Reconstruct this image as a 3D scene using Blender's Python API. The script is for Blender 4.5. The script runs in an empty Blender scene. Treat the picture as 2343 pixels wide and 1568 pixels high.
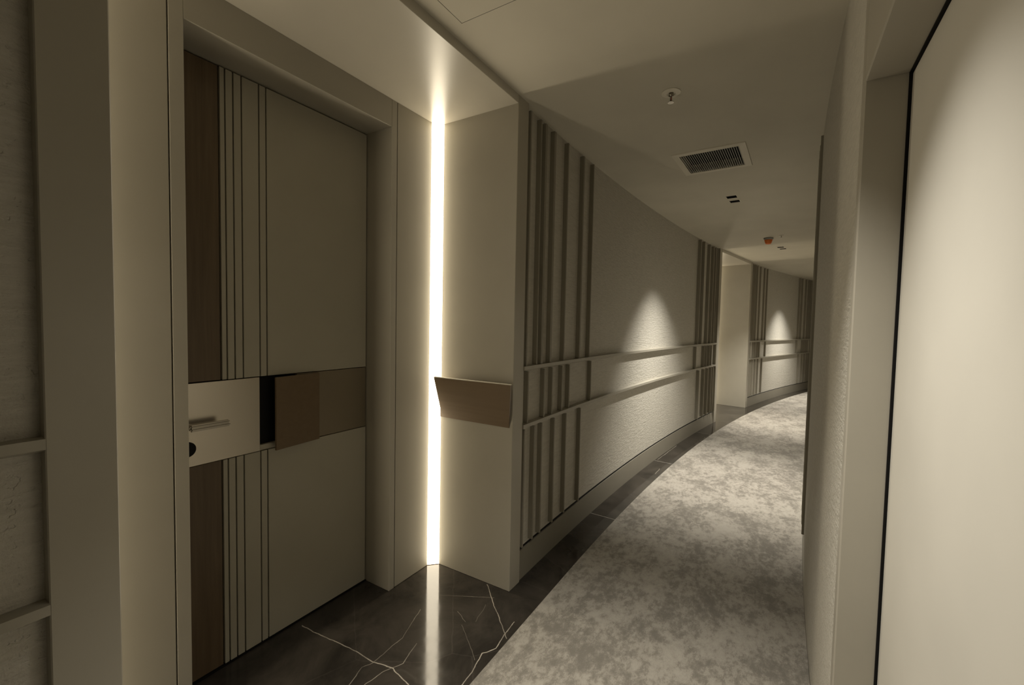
import bpy, bmesh, math, random
from mathutils import Matrix, Vector
random.seed(7)
S = 1.1                      # model units -> metres
# world X runs along the corridor, Y into the left-hand door recesses, Z up
PI = math.pi
# ---------------------------------------------------------------- camera
def norm(v):
    return Vector(v).normalized()
FPX, CX, CY, CAMH = 996.0, 1171.5, 784.0, 1.35
down = norm((-434., 22250., FPX))
up_c = -down
fwd_c = (Vector((0, 0, 1)) - up_c * up_c.z).normalized()
rt_c = down.cross(fwd_c)
if rt_c.x < 0: rt_c = -rt_c
AZ = math.radians(31.5)
PX, PY = 0.01, 2.128
ux, uy = math.sin(AZ), math.cos(AZ)
nx, ny = -math.cos(AZ), math.sin(AZ)
def img2world(v):            # image axes (x right, y down, z forward) -> corridor world
    r, f, u = Vector(v).dot(rt_c), Vector(v).dot(fwd_c), Vector(v).dot(up_c)
    return Vector((r*ux + f*uy, r*nx + f*ny, u))
cx_, cy_, cz_ = img2world((1, 0, 0)), -img2world((0, 1, 0)), -img2world((0, 0, 1))
cam_d = bpy.data.cameras.new('camera'); cam = bpy.data.objects.new('camera', cam_d)
bpy.context.scene.collection.objects.link(cam)
cam.matrix_world = Matrix(((cx_.x, cy_.x, cz_.x, -(PX*ux+PY*uy)*S), (cx_.y, cy_.y, cz_.y, -(PX*nx+PY*ny)*S),
                           (cx_.z, cy_.z, cz_.z, CAMH*S), (0, 0, 0, 1)))
cam_d.sensor_fit = 'HORIZONTAL'; cam_d.sensor_width = 36.0; cam_d.lens = FPX/2343.0*36.0
cam_d.clip_start = 0.01; cam_d.clip_end = 100
bpy.context.scene.camera = cam
# ---------------------------------------------------------------- world, view, lamps
sc = bpy.context.scene
wd = bpy.data.worlds.new('world'); sc.world = wd; wd.use_nodes = True
wd.node_tree.nodes['Background'].inputs[0].default_value = (1, .9, .72, 1)
wd.node_tree.nodes['Background'].inputs[1].default_value = 0.0
sc.view_settings.view_transform = 'Standard'; sc.view_settings.look = 'None'
sc.view_settings.gamma = 1.0; sc.view_settings.use_curve_mapping = False
sc.view_settings.exposure = 0.0
SPOT_W, LED_E = 318.0, 11.8
R = 28.5                     # radius of the left wall
def W(s, off):
    """point on the curve: s along the left wall, off towards the right wall"""
    if s < -1.6:
        t = (s+1.6)/R; return (-1.6+(R-off)*math.sin(t), -R+(R-off)*math.cos(t))
    if s <= .3: return (s, -off)
    t = (s-.3)/R; return (.3+(R-off)*math.sin(t), -R+(R-off)*math.cos(t))
def ang(s):
    if s < -1.6: return -(s+1.6)/R
    return 0.0 if s <= .3 else -(s-.3)/R
HC = 2.44                    # corridor ceiling
HS = 2.40                    # recess soffit
LAMPS = [(-.90, .81, -.88, .92, 38, .97, .71), (2.40, .65, 2.58, .62, 43, 1.0, 1.36), (5.30, .66, 5.75, .60, 43, 1.0, 1.36), (8.30, .63, 8.30, .60, 43, 1.0, 1.36), (-3.9, .65, -3.9, .65, 42, 1.0, .2)]
for (s, o, sa, oa, half, blend, k) in LAMPS:
    l = bpy.data.lights.new('downlight_beam', 'SPOT'); l.energy = SPOT_W*k*S*S
    l.color = (1.0, .95, .86); l.spot_size = math.radians(2*half); l.spot_blend = blend; l.shadow_soft_size = .018
    ob = bpy.data.objects.new('downlight_beam', l); sc.collection.objects.link(ob)
    p = Vector((*W(s, o), HC-.004))*S; q = Vector((*W(sa, oa), 0))*S
    ob.location = p; ob.rotation_euler = (q-p).to_track_quat('-Z', 'Y').to_euler()
# ---------------------------------------------------------------- materials
def nm(name, base=(.6, .55, .45), rough=.6, metal=0.0, spec=.5):
    m = bpy.data.materials.new(name); m.use_nodes = True
    b = m.node_tree.nodes['Principled BSDF']
    b.inputs['Base Color'].default_value = (*base, 1); b.inputs['Roughness'].default_value = rough
    b.inputs['Metallic'].default_value = metal; b.inputs['Specular IOR Level'].default_value = spec
    return m, m.node_tree, b
def coords(nt, scale=(1, 1, 1), kind='Object'):
    t = nt.nodes.new('ShaderNodeTexCoord'); mp = nt.nodes.new('ShaderNodeMapping')
    mp.inputs['Scale'].default_value = scale
    nt.links.new(t.outputs[kind], mp.inputs['Vector']); return mp.outputs[0]
def noise(nt, vec, scale, detail=4, rough=.55, dist=0.0):
    n = nt.nodes.new('ShaderNodeTexNoise'); n.inputs['Scale'].default_value = scale
    n.inputs['Detail'].default_value = detail; n.inputs['Roughness'].default_value = rough
    n.inputs['Distortion'].default_value = dist
    nt.links.new(vec, n.inputs['Vector']); return n.outputs['Fac']
def ramp(nt, fac, stops):
    r = nt.nodes.new('ShaderNodeValToRGB'); e = r.color_ramp.elements
    while len(e) < len(stops): e.new(.5)
    for i, (p, c) in enumerate(stops):
        e[i].position = p; e[i].color = (*c, 1) if len(c) == 3 else c
    nt.links.new(fac, r.inputs[0]); return r.outputs[0]
def bump(nt, b, h, strength, dist):
    n = nt.nodes.new('ShaderNodeBump'); n.inputs['Strength'].default_value = strength
    n.inputs['Distance'].default_value = dist
    nt.links.new(h, n.inputs['Height']); nt.links.new(n.outputs[0], b.inputs['Normal'])
def math2(nt, op, a, b=None, c=None):
    n = nt.nodes.new('ShaderNodeMath'); n.operation = op
    for i, v in enumerate((a, b, c)):
        if v is None: continue
        if isinstance(v, (int, float)): n.inputs[i].default_value = v
        else: nt.links.new(v, n.inputs[i])
    return n.outputs[0]
M = {}
def painted(name, col, rough, spec=.4, bs=.03):
    m, nt, b = nm(name, col, rough, 0, spec)
    v = coords(nt)
    f = noise(nt, v, 2.2, 3)
    c = ramp(nt, f, [(.3, tuple(x*.95 for x in col)), (.7, tuple(min(1, x*1.04) for x in col))])
    nt.links.new(c, b.inputs['Base Color'])
    bump(nt, b, noise(nt, v, 320, 2), bs, .0006)
    return m
M['paint'] = painted('beige_satin_panel', (.365, .338, .275), .36)
M['frame'] = painted('beige_frame_paint', (.355, .330, .272), .42)
M['ceiling'] = painted('ceiling_paint', (.58, .545, .455), .75, .25)
M['soffit'] = painted('soffit_satin_paint', (.45, .42, .355), .29, .55, .01)
M['door'] = painted('door_lacquer', (.365, .34, .27), .4)
M['rdoor'] = painted('pale_door_laminate', (.58, .555, .49), .42)
M['base'] = painted('shaded_base_paint', (.21, .192, .152), .5)  # darkened so the baseboard's dim, shaded look is in the colour
M['batten'] = painted('batten_paint', (.25, .228, .178), .5)
# textured wall covering
m, nt, b = nm('textured_wall_covering', (.55, .49, .385), .72, 0, .3)
v = coords(nt, (1, 1, 1)); vs = coords(nt, (9, 9, 55))
n1 = noise(nt, vs, 1.6, 5, .62); n2 = noise(nt, v, 150, 4, .6); n3 = noise(nt, v, 38, 3, .5)
pit = ramp(nt, noise(nt, v, 75, 2, .5), [(.28, (0, 0, 0)), (.36, (1, 1, 1))])
h = math2(nt, 'ADD', math2(nt, 'MULTIPLY', n1, .9), math2(nt, 'ADD', math2(nt, 'MULTIPLY', n2, .6), math2(nt, 'MULTIPLY', n3, .6)))
h = math2(nt, 'ADD', h, math2(nt, 'MULTIPLY', pit, .25))
bump(nt, b, h, .9, .006)
nt.links.new(ramp(nt, n1, [(.3, (.47, .446, .385)), (.7, (.56, .532, .465))]), b.inputs['Base Color'])
M['texture'] = m
# carpet
m, nt, b = nm('mottled_carpet', (.3, .26, .2), .95, 0, .1)
v = coords(nt); v2 = coords(nt, (1.0, 1.5, 1))
a = noise(nt, v2, 2.6, 9, .72, .25); f2 = noise(nt, v2, 17, 7, .75, .2); g = noise(nt, v, 190, 3, .7)
mix = math2(nt, 'ADD', math2(nt, 'MULTIPLY', a, .52), math2(nt, 'ADD', math2(nt, 'MULTIPLY', f2, .42), math2(nt, 'MULTIPLY', g, .12)))
c = ramp(nt, mix, [(.46, (.175, .160, .134)), (.515, (.235, .216, .182)), (.538, (.30, .276, .234)), (.60, (.35, .325, .278))])
nt.links.new(c, b.inputs['Base Color'])
b.inputs['Sheen Weight'].default_value = .25; b.inputs['Sheen Roughness'].default_value = .5
bump(nt, b, math2(nt, 'ADD', g, math2(nt, 'MULTIPLY', f2, .5)), .6, .004)
M['carpet'] = m
# marble with white veins
VEINS = [(-0.706, 0.6377, -0.697, 0.4966, 0.0055, 0.8), (-0.697, 0.4966, -0.6774, 0.352, 0.0055, 0.8), (-0.6774, 0.352, -0.6744, 0.2112, 0.0055, 0.8), (-0.6744, 0.2112, -0.6555, 0.1217, 0.0055, 0.8), (-0.6555, 0.1217, -0.6796, 0.016, 0.0055, 0.8), (-0.6744, 0.2112, -0.5194, 0.2141, 0.0035, 0.35), (-0.5194, 0.2141, -0.3409, 0.2775, 0.0035, 0.35), (-0.7992, 0.2012, -0.7152, 0.226, 0.004, 0.45), (-0.7152, 0.226, -0.6759, 0.2095, 0.004, 0.45), (-0.7678, 0.1527, -0.6883, 0.1413, 0.004, 0.5), (-0.6883, 0.1413, -0.6181, 0.1081, 0.004, 0.5), (-0.6181, 0.1081, -0.5102, 0.1396, 0.004, 0.5), (-0.009, 0.127, -0.1235, 0.0092, 0.005, 0.85), (-0.1235, 0.0092, -0.2787, -0.1606, 0.005, 0.85), (-0.5743, -0.1471, -0.5034, -0.1447, 0.0055, 0.8), (-0.5034, -0.1447, -0.4061, -0.1229, 0.0055, 0.8), (-0.4061, -0.1229, -0.3522, -0.1534, 0.0055, 0.8), (-0.3522, -0.1534, -0.2672, -0.1399, 0.0055, 0.8), (-0.2672, -0.1399, -0.1726, -0.1334, 0.0055, 0.8), (-0.2104, 0.2759, -0.0794, 0.0389, 0.003, 0.35), (-0.258, 0.1225, -0.2923, 0.05, 0.003, 0.3), (-0.3166, 0.0508, -0.4504, -0.1181, 0.003, 0.22), (-0.1453, 0.0425, -0.2675, 0.0121, 0.003, 0.22), (2.6641, -0.1097, 3.3186, -0.1652, 0.008, 0.4), (2.2101, -0.1916, 2.3834, -0.1908, 0.007, 0.4)]
m, nt, b = nm('dark_veined_marble', (.03, .026, .022), .07, 0, .33)
tc = nt.nodes.new('ShaderNodeTexCoord')
nn_ = nt.nodes.new('ShaderNodeTexNoise'); nn_.inputs['Scale'].default_value = 14; nn_.inputs['Detail'].default_value = 5
nt.links.new(tc.outputs['Object'], nn_.inputs['Vector'])
sb = nt.nodes.new('ShaderNodeVectorMath'); sb.operation = 'SUBTRACT'; sb.inputs[1].default_value = (.5, .5, .5)
nt.links.new(nn_.outputs['Color'], sb.inputs[0])
scl = nt.nodes.new('ShaderNodeVectorMath'); scl.operation = 'SCALE'; scl.inputs['Scale'].default_value = .02
nt.links.new(sb.outputs[0], scl.inputs[0])
ad = nt.nodes.new('ShaderNodeVectorMath'); ad.operation = 'ADD'
nt.links.new(tc.outputs['Object'], ad.inputs[0]); nt.links.new(scl.outputs[0], ad.inputs[1])
sx = nt.nodes.new('ShaderNodeSeparateXYZ'); nt.links.new(ad.outputs[0], sx.inputs[0])
X, Y = sx.outputs[0], sx.outputs[1]
total = None
for (x0, y0, x1, y1, wdt, stg) in VEINS:
    x0, y0, x1, y1 = x0*S, y0*S, x1*S, y1*S
    dx, dy = x1-x0, y1-y0; L2 = dx*dx+dy*dy
    px = math2(nt, 'SUBTRACT', X, x0); py = math2(nt, 'SUBTRACT', Y, y0)
    t = math2(nt, 'MULTIPLY_ADD', px, dx/L2, math2(nt, 'MULTIPLY', py, dy/L2)); nt.nodes[-1].use_clamp = False
    cl = nt.nodes.new('ShaderNodeClamp'); nt.links.new(t, cl.inputs[0]); t = cl.outputs[0]
    ex = math2(nt, 'MULTIPLY_ADD', t, -dx, px); ey = math2(nt, 'MULTIPLY_ADD', t, -dy, py)
    d = math2(nt, 'SQRT', math2(nt, 'ADD', math2(nt, 'MULTIPLY', ex, ex), math2(nt, 'MULTIPLY', ey, ey)))
    k = nt.nodes.new('ShaderNodeMapRange'); k.interpolation_type = 'SMOOTHSTEP'
    nt.links.new(d, k.inputs[0]); k.inputs[1].default_value = 0; k.inputs[2].default_value = wdt*.62
    k.inputs[3].default_value = stg; k.inputs[4].default_value = 0
    total = k.outputs[0] if total is None else math2(nt, 'MAXIMUM', total, k.outputs[0])
# faint natural veining everywhere else
vo = nt.nodes.new('ShaderNodeTexVoronoi'); vo.feature = 'DISTANCE_TO_EDGE'; vo.inputs['Scale'].default_value = 1.7
nt.links.new(ad.outputs[0], vo.inputs['Vector'])
k = nt.nodes.new('ShaderNodeMapRange'); nt.links.new(vo.outputs['Distance'], k.inputs[0])
k.inputs[1].default_value = 0; k.inputs[2].default_value = .006; k.inputs[3].default_value = .03; k.inputs[4].default_value = 0
total = math2(nt, 'MAXIMUM', total, k.outputs[0])
fade = ramp(nt, noise(nt, tc.outputs['Object'], 5, 3), [(.30, (.25, .25, .25)), (.55, (1, 1, 1))])
total = math2(nt, 'MULTIPLY', total, fade)
cloud = ramp(nt, noise(nt, tc.outputs['Object'], 3.2, 6, .65, .6), [(.35, (.020, .0175, .0145)), (.65, (.05, .043, .035))])
mx = nt.nodes.new('ShaderNodeMix'); mx.data_type = 'RGBA'
nt.links.new(total, mx.inputs[0]); nt.links.new(cloud, mx.inputs[6]); mx.inputs[7].default_value = (.62, .56, .46, 1)
nt.links.new(mx.outputs[2], b.inputs['Base Color'])
nt.links.new(ramp(nt, noise(nt, tc.outputs['Object'], 14, 4), [(.3, (.06, .06, .06)), (.7, (.13, .13, .13))]), b.inputs['Roughness'])
M['marble'] = m
M['grout'] = nm('pale_joint', (.45, .42, .36), .7)[0]
def wood(name, c0, c1, axis=2, rough=.45):
    m, nt, b = nm(name, c0, rough, 0, .4)
    sc_ = [34, 34, 34]; sc_[axis] = 1.6
    v = coords(nt, tuple(sc_)); f = noise(nt, v, 1.4, 6, .6, .4)
    nt.links.new(ramp(nt, f, [(.25, c0), (.75, c1)]), b.inputs['Base Color'])
    bump(nt, b, f, .15, .0008); return m
M['wood'] = wood('brown_wood_veneer', (.088, .060, .034), (.142, .100, .058))
M['wood2'] = wood('brown_wood_sheet', (.135, .095, .056), (.158, .112, .067), 1, .34)
m, nt, b = nm('satin_steel', (.56, .51, .43), .24, 1.0)
v = coords(nt, (2, 2, 160)); f = noise(nt, v, 2.5, 3)
nt.links.new(ramp(nt, f, [(.3, (.23, .23, .23)), (.7, (.26, .26, .26))]), b.inputs['Roughness']); M['steel'] = m
m, nt, b = nm('brushed_bronze', (.25, .21, .15), .38, .55)
v = coords(nt, (2, 2, 200)); f = noise(nt, v, 2.5, 3)
nt.links.new(ramp(nt, f, [(.3, (.32, .32, .32)), (.7, (.44, .44, .44))]), b.inputs['Roughness']); M['bronze'] = m
M['black'] = nm('black_lining', (.006, .0055, .005), .7, 0, .2)[0]
M['white'] = painted('white_plastic', (.70, .66, .56), .4)
M['vent'] = painted('pale_grille_paint', (.66, .62, .52), .5)
M['slat'] = painted('grey_slat_paint', (.34, .335, .30), .5)
M['chrome'] = nm('chrome', (.36, .33, .28), .2, 1.0)[0]
M['red'] = nm('red_glass_bulb', (.35, .05, .03), .2)[0]
M['orange'] = painted('orange_plastic', (.75, .19, .035), .4)
m, nt, b = nm('led_diffuser', (.8, .8, .8), .5)
b.inputs['Emission Color'].default_value = (1.0, .87, .65, 1); b.inputs['Emission Strength'].default_value = LED_E; M['led'] = m
m, nt, b = nm('lamp_lens', (.5, .5, .5), .3)
b.inputs['Emission Color'].default_value = (1.0, .88, .7, 1); b.inputs['Emission Strength'].default_value = .8; M['lens'] = m
# ---------------------------------------------------------------- helpers
col = sc.collection
def link(name, me, mat, parent=None, loc=(0, 0, 0), rz=0.0):
    if me is not None and mat is not None and not me.materials: me.materials.append(M[mat])
    o = bpy.data.objects.new(name, me); col.objects.link(o)
    o.location = Vector(loc)*S; o.rotation_euler = (0, 0, rz)
    if parent is not None: o.parent = parent
    return o
def mesh(name, verts, faces, smooth=False):
    me = bpy.data.meshes.new(name); me.from_pydata([tuple(Vector(v)*S) for v in verts], [], faces)
    bm = bmesh.new(); bm.from_mesh(me); bmesh.ops.recalc_face_normals(bm, faces=bm.faces); bm.to_mesh(me); bm.free()
    if smooth:
        for p in me.polygons: p.use_smooth = True
    me.update(); return me
CACHE = {}
def boxmesh(name, x0, x1, y0, y1, z0, z1, bev=.0015, mat=None):
    key = (round(x0, 5), round(x1, 5), round(y0, 5), round(y1, 5), round(z0, 5), round(z1, 5), bev, mat)
    if key in CACHE: return CACHE[key]
    me = bpy.data.meshes.new(name); bm = bmesh.new()
    vs = [bm.verts.new(Vector((x, y, z))*S) for x in (x0, x1) for y in (y0, y1) for z in (z0, z1)]
    for f in ((0, 1, 3, 2), (4, 6, 7, 5), (0, 4, 5, 1), (2, 3, 7, 6), (0, 2, 6, 4), (1, 5, 7, 3)): bm.faces.new([vs[i] for i in f])
    bmesh.ops.recalc_face_normals(bm, faces=bm.faces)
    if bev: bmesh.ops.bevel(bm, geom=list(bm.edges), offset=bev*S, segments=1, affect='EDGES', clamp_overlap=True)
    bm.to_mesh(me); bm.free(); CACHE[key] = me; return me
def box(name, b, mat, parent=None, bev=.0015, loc=(0, 0, 0), rz=0.0):
    return link(name, boxmesh(name, *b, bev, mat), mat, parent, loc, rz)
def empty(name, loc=(0, 0, 0), rz=0.0, parent=None):
    return link(name, None, None, parent, loc, rz)
def struct(o): o['kind'] = 'structure'; return o
def tag(o, label, cat, group=None):
    o['label'] = label; o['category'] = cat
    if group: o['group'] = group
    return o
def steps(a, b, d=.12, extra=()):
    n = max(1, math.ceil((b-a)/d)); xs = {round(a+(b-a)*i/n, 5) for i in range(n+1)}
    xs |= {round(e, 5) for e in extra if a < e < b}
    if a < .3 < b: xs.add(.3)
    return sorted(xs)
def arcbox(name, s0, s1, o0, o1, z0, z1, mat, parent=None):
    """solid following the corridor curve"""
    ss = steps(s0, s1); V = []; F = []
    for s in ss:
        for (o, z) in ((o0, z0), (o1, z0), (o1, z1), (o0, z1)): V.append((*W(s, o), z))
    for i in range(len(ss)-1):
        for k in range(4):
            a, b_ = i*4+k, i*4+(k+1) % 4; F.append((a, b_, b_+4, a+4))
    F.append((0, 1, 2, 3)); e = (len(ss)-1)*4; F.append((e, e+1, e+2, e+3))
    return link(name, mesh(name, V, F), mat, parent)
def cyl(name, r0, r1, z0, z1, mat, parent=None, loc=(0, 0, 0), n=28, prof=None, rz=0.0):
    prof = prof or [(0, z0), (r0, z0), (r1, z1), (0, z1)]
    V = []; F = []; rings = []
    for (r, z) in prof:
        if r < 1e-6: rings.append([len(V)]); V.append((0, 0, z))
        else:
            rings.append(list(range(len(V), len(V)+n)))
            V += [(r*math.cos(2*PI*i/n), r*math.sin(2*PI*i/n), z) for i in range(n)]
    for a, b_ in zip(rings, rings[1:]):
        for i in range(n):
            j = (i+1) % n
            if len(a) == 1 and len(b_) == 1: continue
            if len(a) == 1: F.append((a[0], b_[i], b_[j]))
            elif len(b_) == 1: F.append((a[i], a[j], b_[0]))
            else: F.append((a[i], a[j], b_[j], b_[i]))
    me = mesh(name, V, F)
    for p in me.polygons: p.use_smooth = len(p.vertices) == 4 and abs(p.normal.z) < .9
    return link(name, me, mat, parent, loc, rz)
# ---------------------------------------------------------------- floor
S_MIN, S_MAX = -4.6, 13.4
WR = 1.257                   # right wall face
fl = struct(arcbox('floor', S_MIN-.2, S_MAX+.2, -1.3, 1.6, -.14, -.012, 'grout'))
box('tile', (-1.5, 0.0, -.175, .80, -.012, 0.0), 'marble', fl, .0004)
TE = [0.0, 1.1, 2.62, 4.14, 4.98]
for a, b_ in zip(TE, TE[1:]): arcbox('tile', a+.0 if a == 0 else a+.0022, b_-.0022, .175, -.03, -.012, 0, 'marble', fl)
for jt in (1.1, 2.62, 4.14): arcbox('joint', jt-.0024, jt+.0024, .175, -.012, -.0115, -.0004, 'grout', fl)
for a, b_ in ((6.48, 8.2), (8.2, 10.4)): arcbox('tile', a+.002, b_-.002, .175, -.03, -.012, 0, 'marble', fl)
for a, b_ in ((4.98, 6.48), (10.4, 11.9), (11.9, S_MAX+.1)): arcbox('tile', a+.001, b_-.001, .175, -.80 if b_ < 12 else -.03, -.012, 0, 'marble', fl)
arcbox('tile', S_MIN, -1.502, .175, -.03, -.012, 0, 'marble', fl)
cp = arcbox('carpet', S_MIN+.06, S_MAX-.06, .1755, WR-.001, -.010, .004, 'carpet')
tag(cp, 'mottled beige and grey fitted carpet running along the curved corridor', 'carpet')
# ---------------------------------------------------------------- ceiling with openings
def lamp_cells(s, o): return [(s-.036-.078, s+.036-.078, o-.037, o+.037), (s-.036+.078, s+.036+.078, o-.037, o+.037)]
VENT = (1.165, 1.53, .495, .845)
HATCH = (-.985, -.528, .07, .53)
holes = [VENT, HATCH]
for (s, o, *_r) in LAMPS: holes += lamp_cells(s, o)
ss = steps(S_MIN-.1, S_MAX+.1, .25, [h_[i] for h_ in holes for i in (0, 1)])
oo = sorted({-.06, 1.45} | {round(h_[i], 5) for h_ in holes for i in (2, 3)})
V = [(*W(s, o), HC) for s in ss for o in oo]; F = []
for i in range(len(ss)-1):
    for j in range(len(oo)-1):
        sm, om = (ss[i]+ss[i+1])/2, (oo[j]+oo[j+1])/2
        if any(h_[0] < sm < h_[1] and h_[2] < om < h_[3] for h_ in holes): continue
        a = i*len(oo)+j; F.append((a, a+1, a+len(oo)+1, a+len(oo)))
ce = struct(link('ceiling', mesh('ceiling', V, F), 'ceiling'))
for p in ce.data.polygons:
    pass
lid = arcbox('ceiling_void', S_MIN-.1, S_MAX+.1, -.06, 1.45, HC+.16, HC+.2, 'black', ce)
# ---------------------------------------------------------------- left wall sections
RD = .028                    # recess depth of the textured panel
UP = [.126, .237, .289, .396, .578, .81, .973]
MID = [.15, .334, .434, .565, .668, 1.015]
LOW = [.122, .23, .317, .473, .635, .856]
BW = {.289: .022, .396: .022, .81: .018}
def batten(s, z0, z1, w, parent, off=0.006, depth=.030, side=1):
    # local frame: x along the wall, y from its face towards the panel behind
    me = boxmesh('batten', 0, w, 0, side*(depth+.002), z0, z1, .0012, 'batten')
    return link('batten', me, 'batten', parent, (*W(s, off), 0), ang(s))
def wedge(name, s0, s1, of, ob, z0, z1, mat, parent, lip=False):
    """strip whose face leans back towards the wall at its foot"""
    top, ins = of
    prof = [(top, z1), (ob, z1), (ob, z0), (top-ins, z0)]
    if lip: prof = [(top, z1), (ob, z1), (ob, z0), (top-ins, z0), (top, z1-.019)]
    k = len(prof); V = []; F = []; ss = steps(s0, s1)
    for s in ss: V += [(*W(s, o), z) for (o, z) in prof]
    for i in range(len(ss)-1):
        for j in range(k):
            a, b_ = i*k+j, i*k+(j+1) % k; F.append((a, b_, b_+k, a+k))
    F.append(tuple(range(k))); e = (len(ss)-1)*k; F.append(tuple(range(e, e+k)))
    return link(name, mesh(name, V, F), mat, parent)
def section(s0, s1, both=True, near=True):
    w = struct(arcbox('wall_left', s0+.09, s1-.09, -RD, -.30, 0, HC+.02, 'texture'))
    wedge('baseboard', s0+.1, s1-.1, (-.020, -.012), -RD-.012, 0, .146, 'base', w)
    arcbox('shadow_strip', s0+.1, s1-.1, -RD+.0015, -RD-.004, .146, .158, 'black', w)  # solid black strip drawn in place of a groove's shade under the panel
    for z in (.798, 1.100): wedge('rail', s0+.1, s1-.1, (.006, .030), -RD-.002, z, z+.029, 'frame', w, True)
    for lst, z0, z1 in ((UP, 1.130, 2.42), (MID, .828, 1.099), (LOW, .172, .797)):
        for d in lst:
            bw = BW.get(d, .012)
            if near: batten(s0+d, z0, z1, bw, w, -.001, .027)
            if both and near: batten(s1-d-bw, z0, z1, bw, w, .008, .036)
    return w
section(0.0, 4.98)
section(6.48, 10.4)
section(S_MIN, -1.5, True, False)
w = struct(arcbox('wall_left', 11.9, S_MAX+.1, .0, -.30, 0, HC+.02, 'texture'))
# ---------------------------------------------------------------- door recess
BZ0, BZ1 = .812, 1.112
def recess(org, rz, idx, dd):
    ox, oy = org
    r = struct(empty('wall_left', (ox, oy, 0), rz))
    # far pillar and near pillar
    box('pillar', (0, .1, 0, .62+dd, 0, HC+.02), 'paint', r, .002)
    box('pillar', (-1.6, -1.5, 0, .62+dd, 0, HC+.02), 'paint', r, .002)
    box('soffit', (-1.5, 0, .0, .80+dd, HS, HC+.12), 'soffit', r, .0015)
    box('back_panel', (-.2885, -.047, .505+dd, .62+dd, .002, HS), 'paint', r)
    box('back_panel', (-1.453, -1.2205, .505+dd, .62+dd, .002, HS), 'paint', r)
    box('back_lining', (-1.6, .1, .80+dd, .86+dd, 0, HC), 'black', r, 0)
    box('back_lining', (-1.235, -.275, .625+dd, .66+dd, 2.30, HS), 'black', r, 0)
    # door
    d = struct(empty('door_%d' % idx, (ox-dd*math.sin(rz), oy+dd*math.cos(rz), 0), rz))
    box('door_frame', (-1.2175, -1.177, .505, .76, 0, HS), 'frame', d)
    box('door_frame', (-.3260, -.2915, .505, .76, 0, HS), 'frame', d)
    box('door_frame', (-1.177, -.326, .505, .76, 2.272, HS), 'frame', d)
    box('threshold', (-1.177, -.326, .672, .76, 0, .006), 'black', d, 0)
    box('door_leaf', (-1.172, -.331, .697, .74, .008, 2.268), 'black', d, 0)
    E_ = [-1.172, -1.0, -.98, -.952, -.922, -.857, -.829, -.331]
    for (z0, z1) in ((.008, BZ0-.003), (BZ1+.003, 2.266)):
        for i, (a, b_) in enumerate(zip(E_, E_[1:])):
            g = .0022
            o = box('wood_inlay' if i == 0 else 'door_board', (a if i == 0 else a+g, b_-g if i < 6 else b_, .675+(.004 if i == 0 else 0), .6975, z0, z1),
                    'wood' if i == 0 else 'door', d, .0012)
            if i == 0: o['label'] = 'dark brown wood veneer stripe'
    pl = box('lock_plate', (-1.172, -.862, .672, .697, BZ0, BZ1), 'steel', d, .001); pl['label'] = 'satin steel lock plate'
    box('pull_recess', (-.862, -.70, .694, .7, BZ0+.004, BZ1-.004), 'black', d, 0)
    box('pull_recess', (-.862, -.74, .677, .697, BZ0, BZ0+.022), 'door', d, .001)
    bb = box('bronze_band', (-.70, -.331, .676, .697, BZ0, BZ1), 'bronze', d, .001); bb['label'] = 'dull bronze strip'
    # angled pull sheet: left edge stands proud
    q = [(-.815, .636), (-.604, .658), (-.604, .676), (-.817, .643)]
    Vq = [(x, y, BZ0-.004) for x, y in q]+[(x, y, BZ1-.003) for x, y in q]
    o = link('door_pull', mesh('door_pull', Vq, [(0, 1, 2, 3), (4, 5, 6, 7), (0, 1, 5, 4), (1, 2, 6, 5), (2, 3, 7, 6), (3, 0, 4, 7)]), 'wood2', d)
    o['label'] = 'projecting brown wood pull'
    # lever handle
    hx, hz = -1.118, .962
    me = mesh('handle_neck', [(hx+.011*math.cos(t), y, hz+.011*math.sin(t)) for y in (.674, .622) for t in [2*PI*i/20 for i in range(20)]],
              [(i, (i+1) % 20, 20+(i+1) % 20, 20+i) for i in range(20)]+[tuple(range(20)), tuple(range(20, 40))], True)
    # lever: one body with two ridges, joined to the neck
    bm = bmesh.new(); bm.from_mesh(me)
    def addbox(x0, x1, y0, y1, z0, z1, bv):
        b2 = bmesh.new(); vs = [b2.verts.new(Vector((x, y, z))*S) for x in (x0, x1) for y in (y0, y1) for z in (z0, z1)]
        for f in ((0, 1, 3, 2), (4, 6, 7, 5), (0, 4, 5, 1), (2, 3, 7, 6), (0, 2, 6, 4), (1, 5, 7, 3)): b2.faces.new([vs[i] for i in f])
        bmesh.ops.recalc_face_normals(b2, faces=b2.faces)
        bmesh.ops.bevel(b2, geom=list(b2.edges), offset=bv*S, segments=2, affect='EDGES', clamp_overlap=True)
        t = bpy.data.meshes.new('t'); b2.to_mesh(t); b2.free(); bm.from_mesh(t); bpy.data.meshes.remove(t)
    addbox(hx-.011, hx+.118, .612, .630, hz-.001, hz+.011, .005)
    addbox(hx-.011, hx+.119, .611, .630, hz-.0125, hz+.001, .005)
    bm.to_mesh(me); bm.free()
    for p in me.polygons: p.use_smooth = False
    h_ = link('door_handle', me, 'chrome', pl); h_['label'] = 'chrome lever handle'
    k = mesh('keyhole', [(-1.117+.027*math.cos(t), y, .877+.027*math.sin(t)) for y in (.673, .668) for t in [2*PI*i/28 for i in range(28)]],
             [(i, (i+1) % 28, 28+(i+1) % 28, 28+i) for i in range(28)]+[tuple(range(28)), tuple(range(28, 56))])
    k_ = link('keyhole', k, 'black', pl); k_['label'] = 'round black lock cover'
    # LED strip in the corner by the far pillar
    L = empty('strip_light', (ox-dd*math.sin(rz), oy+dd*math.cos(rz), 0), rz)
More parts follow.
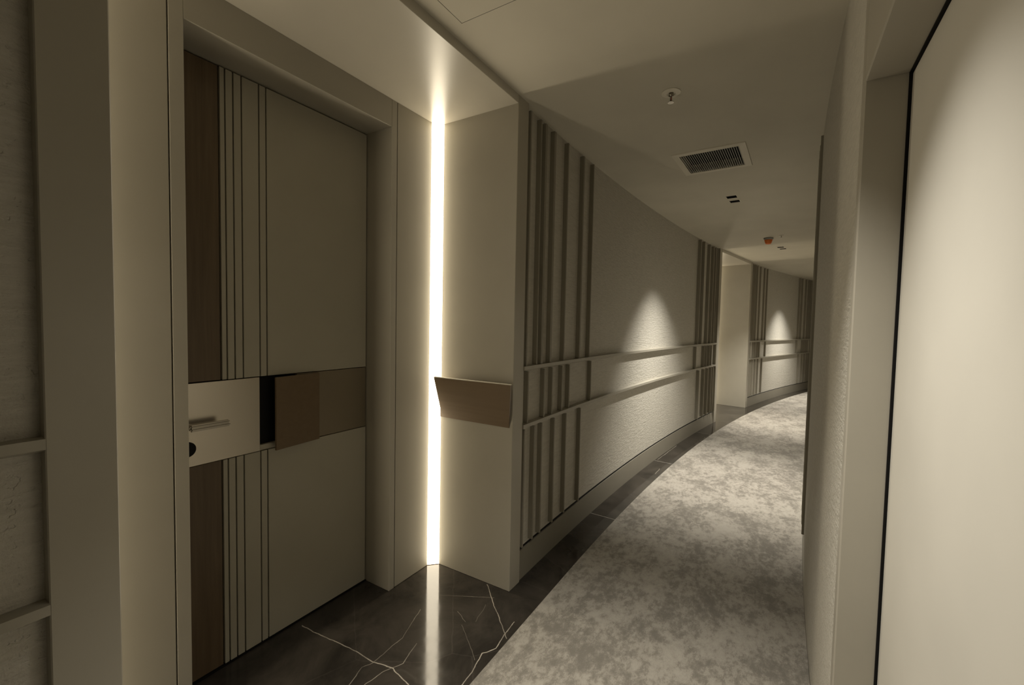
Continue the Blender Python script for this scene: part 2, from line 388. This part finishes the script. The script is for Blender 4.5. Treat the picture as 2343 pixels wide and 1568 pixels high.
    def corner(Lr, x0, sg):
        V = [(x0+sg*.046, .507, z) for z in (.003, HS-.001)]+[(x0+sg*.0008, .460, z) for z in (.003, HS-.001)]+[(x0+sg*.0008, .507, z) for z in (.003, HS-.001)]
        link('diffuser', mesh('diffuser', V, [(0, 1, 3, 2)]), 'led', Lr)
        V = [(x0+x*sg, y, z) for (x, y) in ((.0465, .5085), (.0005, .461), (.0005, .5085)) for z in (.002, HS-.0005)]
        link('channel', mesh('channel', V, [(0, 1, 5, 4), (2, 3, 5, 4), (0, 2, 4), (1, 3, 5)]), 'steel', Lr)
    corner(L, 0, -1)
    L2 = empty('strip_light', (ox-dd*math.sin(rz), oy+dd*math.cos(rz), 0), rz)
    corner(L2, -1.5, 1)
    lab = {1: ('floor to soffit vertical strip light glowing in the corner beside the near door',
               'vertical strip light in the hidden left corner of the near door recess'),
           2: ('vertical strip light in the far corner of the second door recess', 'vertical strip light in the near corner of the second door recess'),
           3: ('vertical strip light in the far corner of the farthest door recess', 'vertical strip light in the near corner of the farthest door recess')}[idx]
    tag(L, lab[0], 'light', 'corner strip lights'); tag(L2, lab[1], 'light', 'corner strip lights')
    return r, d, L
recess((0, 0), 0.0, 1, 0)
for idx, (a, b_) in ((2, (4.98, 6.48)), (3, (10.4, 11.9))):
    p0, p1 = Vector(W(a, 0)), Vector(W(b_, 0))
    recess(tuple(p1), math.atan2(p1.y-p0.y, p1.x-p0.x), idx, .07)
# ---------------------------------------------------------------- right wall
rw = struct(arcbox('wall_right', -.46, S_MAX+.1, WR, 1.6, 0, HC+.02, 'texture'))
for k, s in enumerate((1.20, 1.36, 1.46, 1.62, 1.85)):
    batten(s, .165, 2.42, .012, rw, WR-.012, .011, -1)
rb = struct(arcbox('wall_right', S_MIN-.1, -1.56, WR, 1.6, 0, HC+.02, 'texture'))
# door opposite
DH = 1.93
d4 = struct(empty('door_4', (-.48, -WR+.006, 0), 0))
box('door_frame', (-.022, .02, -.33, 0, 0, HC+.02), 'frame', d4, .003)
box('door_frame', (-1.08, -.962, -.33, 0, 0, HC+.02), 'frame', d4, .003)
box('door_frame', (-.962, -.022, -.33, 0, DH, HC+.02), 'frame', d4, .003)
box('door_stop', (-.962, -.022, -.20, -.14, .0, DH), 'black', d4, 0)
box('door_seal', (-.0245, -.0215, -.090, -.0785, .0, DH), 'black', d4, 0)
box('door_seal', (-.962, -.0215, -.090, -.0785, DH-.003, DH+.0005), 'black', d4, 0)
box('door_leaf', (-.958, -.027, -.135, -.084, .006, DH-.005), 'rdoor', d4, .0015)
# corridor ends
for s, nm_ in ((S_MIN, 'wall_back'), (S_MAX, 'wall_front')):
    struct(arcbox(nm_, s-.05, s+.05, -.06, 1.6, 0, HC+.02, 'frame'))
# ---------------------------------------------------------------- wedge holder on the pillar
hd = empty('sign_holder', (0, .25, .83), 0)
T = .058
out = [(-T, .464-.25, .222), (-T-.002, -.021-.25+.0, .222), (-.004, .018-.25, 0.0), (-.004, .448-.25, 0.0)]
th = .012
inn = [(x+th, y, z) for x, y, z in out]; inn[2] = (0.0, inn[2][1], 0); inn[3] = (0.0, inn[3][1], 0)
inn[0] = (out[0][0]+th, out[0][1], out[0][2]); 
sheet = mesh('front_sheet', out+inn, [(0, 1, 2, 3), (4, 5, 6, 7), (0, 1, 5, 4), (1, 2, 6, 5), (2, 3, 7, 6), (3, 0, 4, 7)])
box('highlight_strip', (-T-.0015, -T+.012, -.272, .211, .2222, .2262), 'vent', hd, .0008)['label'] = 'pale strip standing in for light caught on the top edge'  # highlight along the sheet's top, put in as a pale strip
link('front_sheet', sheet, 'wood2', hd)
box('bracket', (-.036, -.0005, -.13, -.12, .15, .19), 'bronze', hd, .0008)
box('bracket', (-.036, -.0005, .12, .13, .15, .19), 'bronze', hd, .0008)
box('back_plate', (-.003, -.0003, -.225, .215, .0, .205), 'wood2', hd, .0005)
tag(hd, 'brown wood-finish sheet tilted out from the pillar beside the vertical light strip', 'wall holder')
# ---------------------------------------------------------------- ceiling fittings
DL = ['twin square recessed downlight in the ceiling over the near door, above the camera', 'twin square recessed downlight just beyond the ceiling vent',
      'twin square recessed downlight behind the orange detector', 'farthest recessed downlight, over the far wall panel', 'recessed downlight behind the camera']
for (s, o, *_r), lab in zip(LAMPS, DL):
    d = empty('downlight', (*W(s, o), HC), ang(s))
    for cx0 in (-.078, .078):
        a, b_ = cx0-.036, cx0+.036
        f = .006
        V = []; F = []
        for (e, z) in ((f, 0.0), (f, -.002), (.001, -.003), (.001, .06)):
            V += [(a-e, -.037-e, z), (b_+e, -.037-e, z), (b_+e, .037+e, z), (a-e, .037+e, z)]
        for r_ in range(3):
            for i in range(4): F.append((r_*4+i, r_*4+(i+1) % 4, r_*4+4+(i+1) % 4, r_*4+4+i))
        t_ = link('trim', mesh('trim', V[:12], F[:8]), 'white', d)
        link('cell', mesh('cell', V[8:], F[:4]), 'black', t_)
        box('baffle', (a+.001, b_-.001, -.036, .036, .05, .058), 'black', t_, 0)
        cyl('lens', .016, .016, .040, .050, 'lens', t_, (cx0, 0, 0), 20)
    tag(d, lab, 'downlight', 'ceiling downlights')
# air vent
vs_, ve_, vo_, vp_ = VENT
vc = W((vs_+ve_)/2, (vo_+vp_)/2); va = ang((vs_+ve_)/2)
vt = empty('air_vent', (*vc, HC), va)
hw, hh = (ve_-vs_)/2, (vp_-vo_)/2
V = []; F = []
for (e, z) in ((.036, -.0005), (.034, -.006), (.002, -.009), (-.004, -.007), (-.004, .05)):
    V += [(-hw-e, -hh-e, z), (hw+e, -hh-e, z), (hw+e, hh+e, z), (-hw-e, hh+e, z)]
for r_ in range(4):
    for i in range(4): F.append((r_*4+i, r_*4+(i+1) % 4, r_*4+4+(i+1) % 4, r_*4+4+i))
link('vent_frame', mesh('vent_frame', V, F), 'vent', vt)
box('duct', (-hw-.01, hw+.01, -hh-.01, hh+.01, .05, .06), 'black', vt, 0)
NS = 27
sl = mesh('slat', [(x, y, z) for x in (-hw+.004, hw-.004) for (y, z) in ((-.0046, .000), (-.0002, .000), (.0040, .012), (.0010, .012))],
          [(0, 1, 2, 3), (4, 5, 6, 7), (0, 1, 5, 4), (1, 2, 6, 5), (2, 3, 7, 6), (3, 0, 4, 7)])
for i in range(NS):
    link('slat', sl, 'slat', vt, (0, -hh+.01+(2*hh-.02)*i/(NS-1), -.004))
tag(vt, 'rectangular white-framed air vent with dark slats in the corridor ceiling', 'vent')
# access hatch
hs0, hs1, ho0, ho1 = HATCH
g = .0012
ht = tag(box('access_hatch', (hs0+g, hs1-g, -ho1+g, -ho0-g, HC-.0002, HC+.012), 'ceiling', None, .0008),
    'square flush ceiling access hatch above the near door recess', 'hatch')
# sprinklers
def sprinkler(s, o, lab, k=1.0):
    r = empty('sprinkler', (*W(s, o), HC), ang(s))
    cyl('escutcheon', 0, 0, 0, 0, 'white', r, prof=[(0, -.0005), (.043*k, -.0005), (.042*k, -.004), (.030*k, -.007), (.020*k, -.008), (.018*k, -.003), (0, -.003)])
    bdy = cyl('sprinkler_body', 0, 0, 0, 0, 'chrome', r, prof=[(0, -.003), (.011*k, -.003), (.011*k, -.016*k), (.007*k, -.020*k), (0, -.020*k)], n=16)
    V = []; F = []
    for sg in (-1, 1):
        pts = [(sg*.008*k, -.018*k), (sg*.013*k, -.028*k), (sg*.011*k, -.038*k), (sg*.002*k, -.044*k)]
        for (a, b_) in zip(pts, pts[1:]):
            n0 = len(V)
            for (x, z) in (a, b_):
                V += [(x-.0015, -.002, z), (x+.0015, -.002, z), (x+.0015, .002, z), (x-.0015, .002, z)]
            for i in range(4): F.append((n0+i, n0+(i+1) % 4, n0+4+(i+1) % 4, n0+4+i))
    link('frame_arm', mesh('frame_arm', V, F), 'chrome', bdy)
    cyl('bulb', .0028*k, .0028*k, -.042*k, -.020*k, 'red', r, n=12)
    cyl('deflector', 0, 0, 0, 0, 'chrome', r, prof=[(0, -.044*k), (.013*k, -.044*k), (.014*k, -.047*k), (0, -.047*k)], n=16)
    return tag(r, lab, 'sprinkler')
sprinkler(.334, .629, 'small sprinkler head with a round white plate, nearer the camera than the vent')
sprinkler(4.35, .80, 'tiny sprinkler head just before the orange detector', .55)
# orange detector
dt = empty('smoke_detector', (*W(4.44, .655), HC), 0)
cyl('detector_base', 0, 0, 0, 0, 'slat', dt, prof=[(0, 0), (.052, 0), (.052, -.016), (.044, -.024), (0, -.024)])
cyl('detector_cap', 0, 0, 0, 0, 'orange', dt, prof=[(0, -.022), (.044, -.022), (.042, -.036), (.032, -.066), (.024, -.074), (0, -.074)])
tag(dt, 'orange capped smoke detector on the corridor ceiling', 'detector')
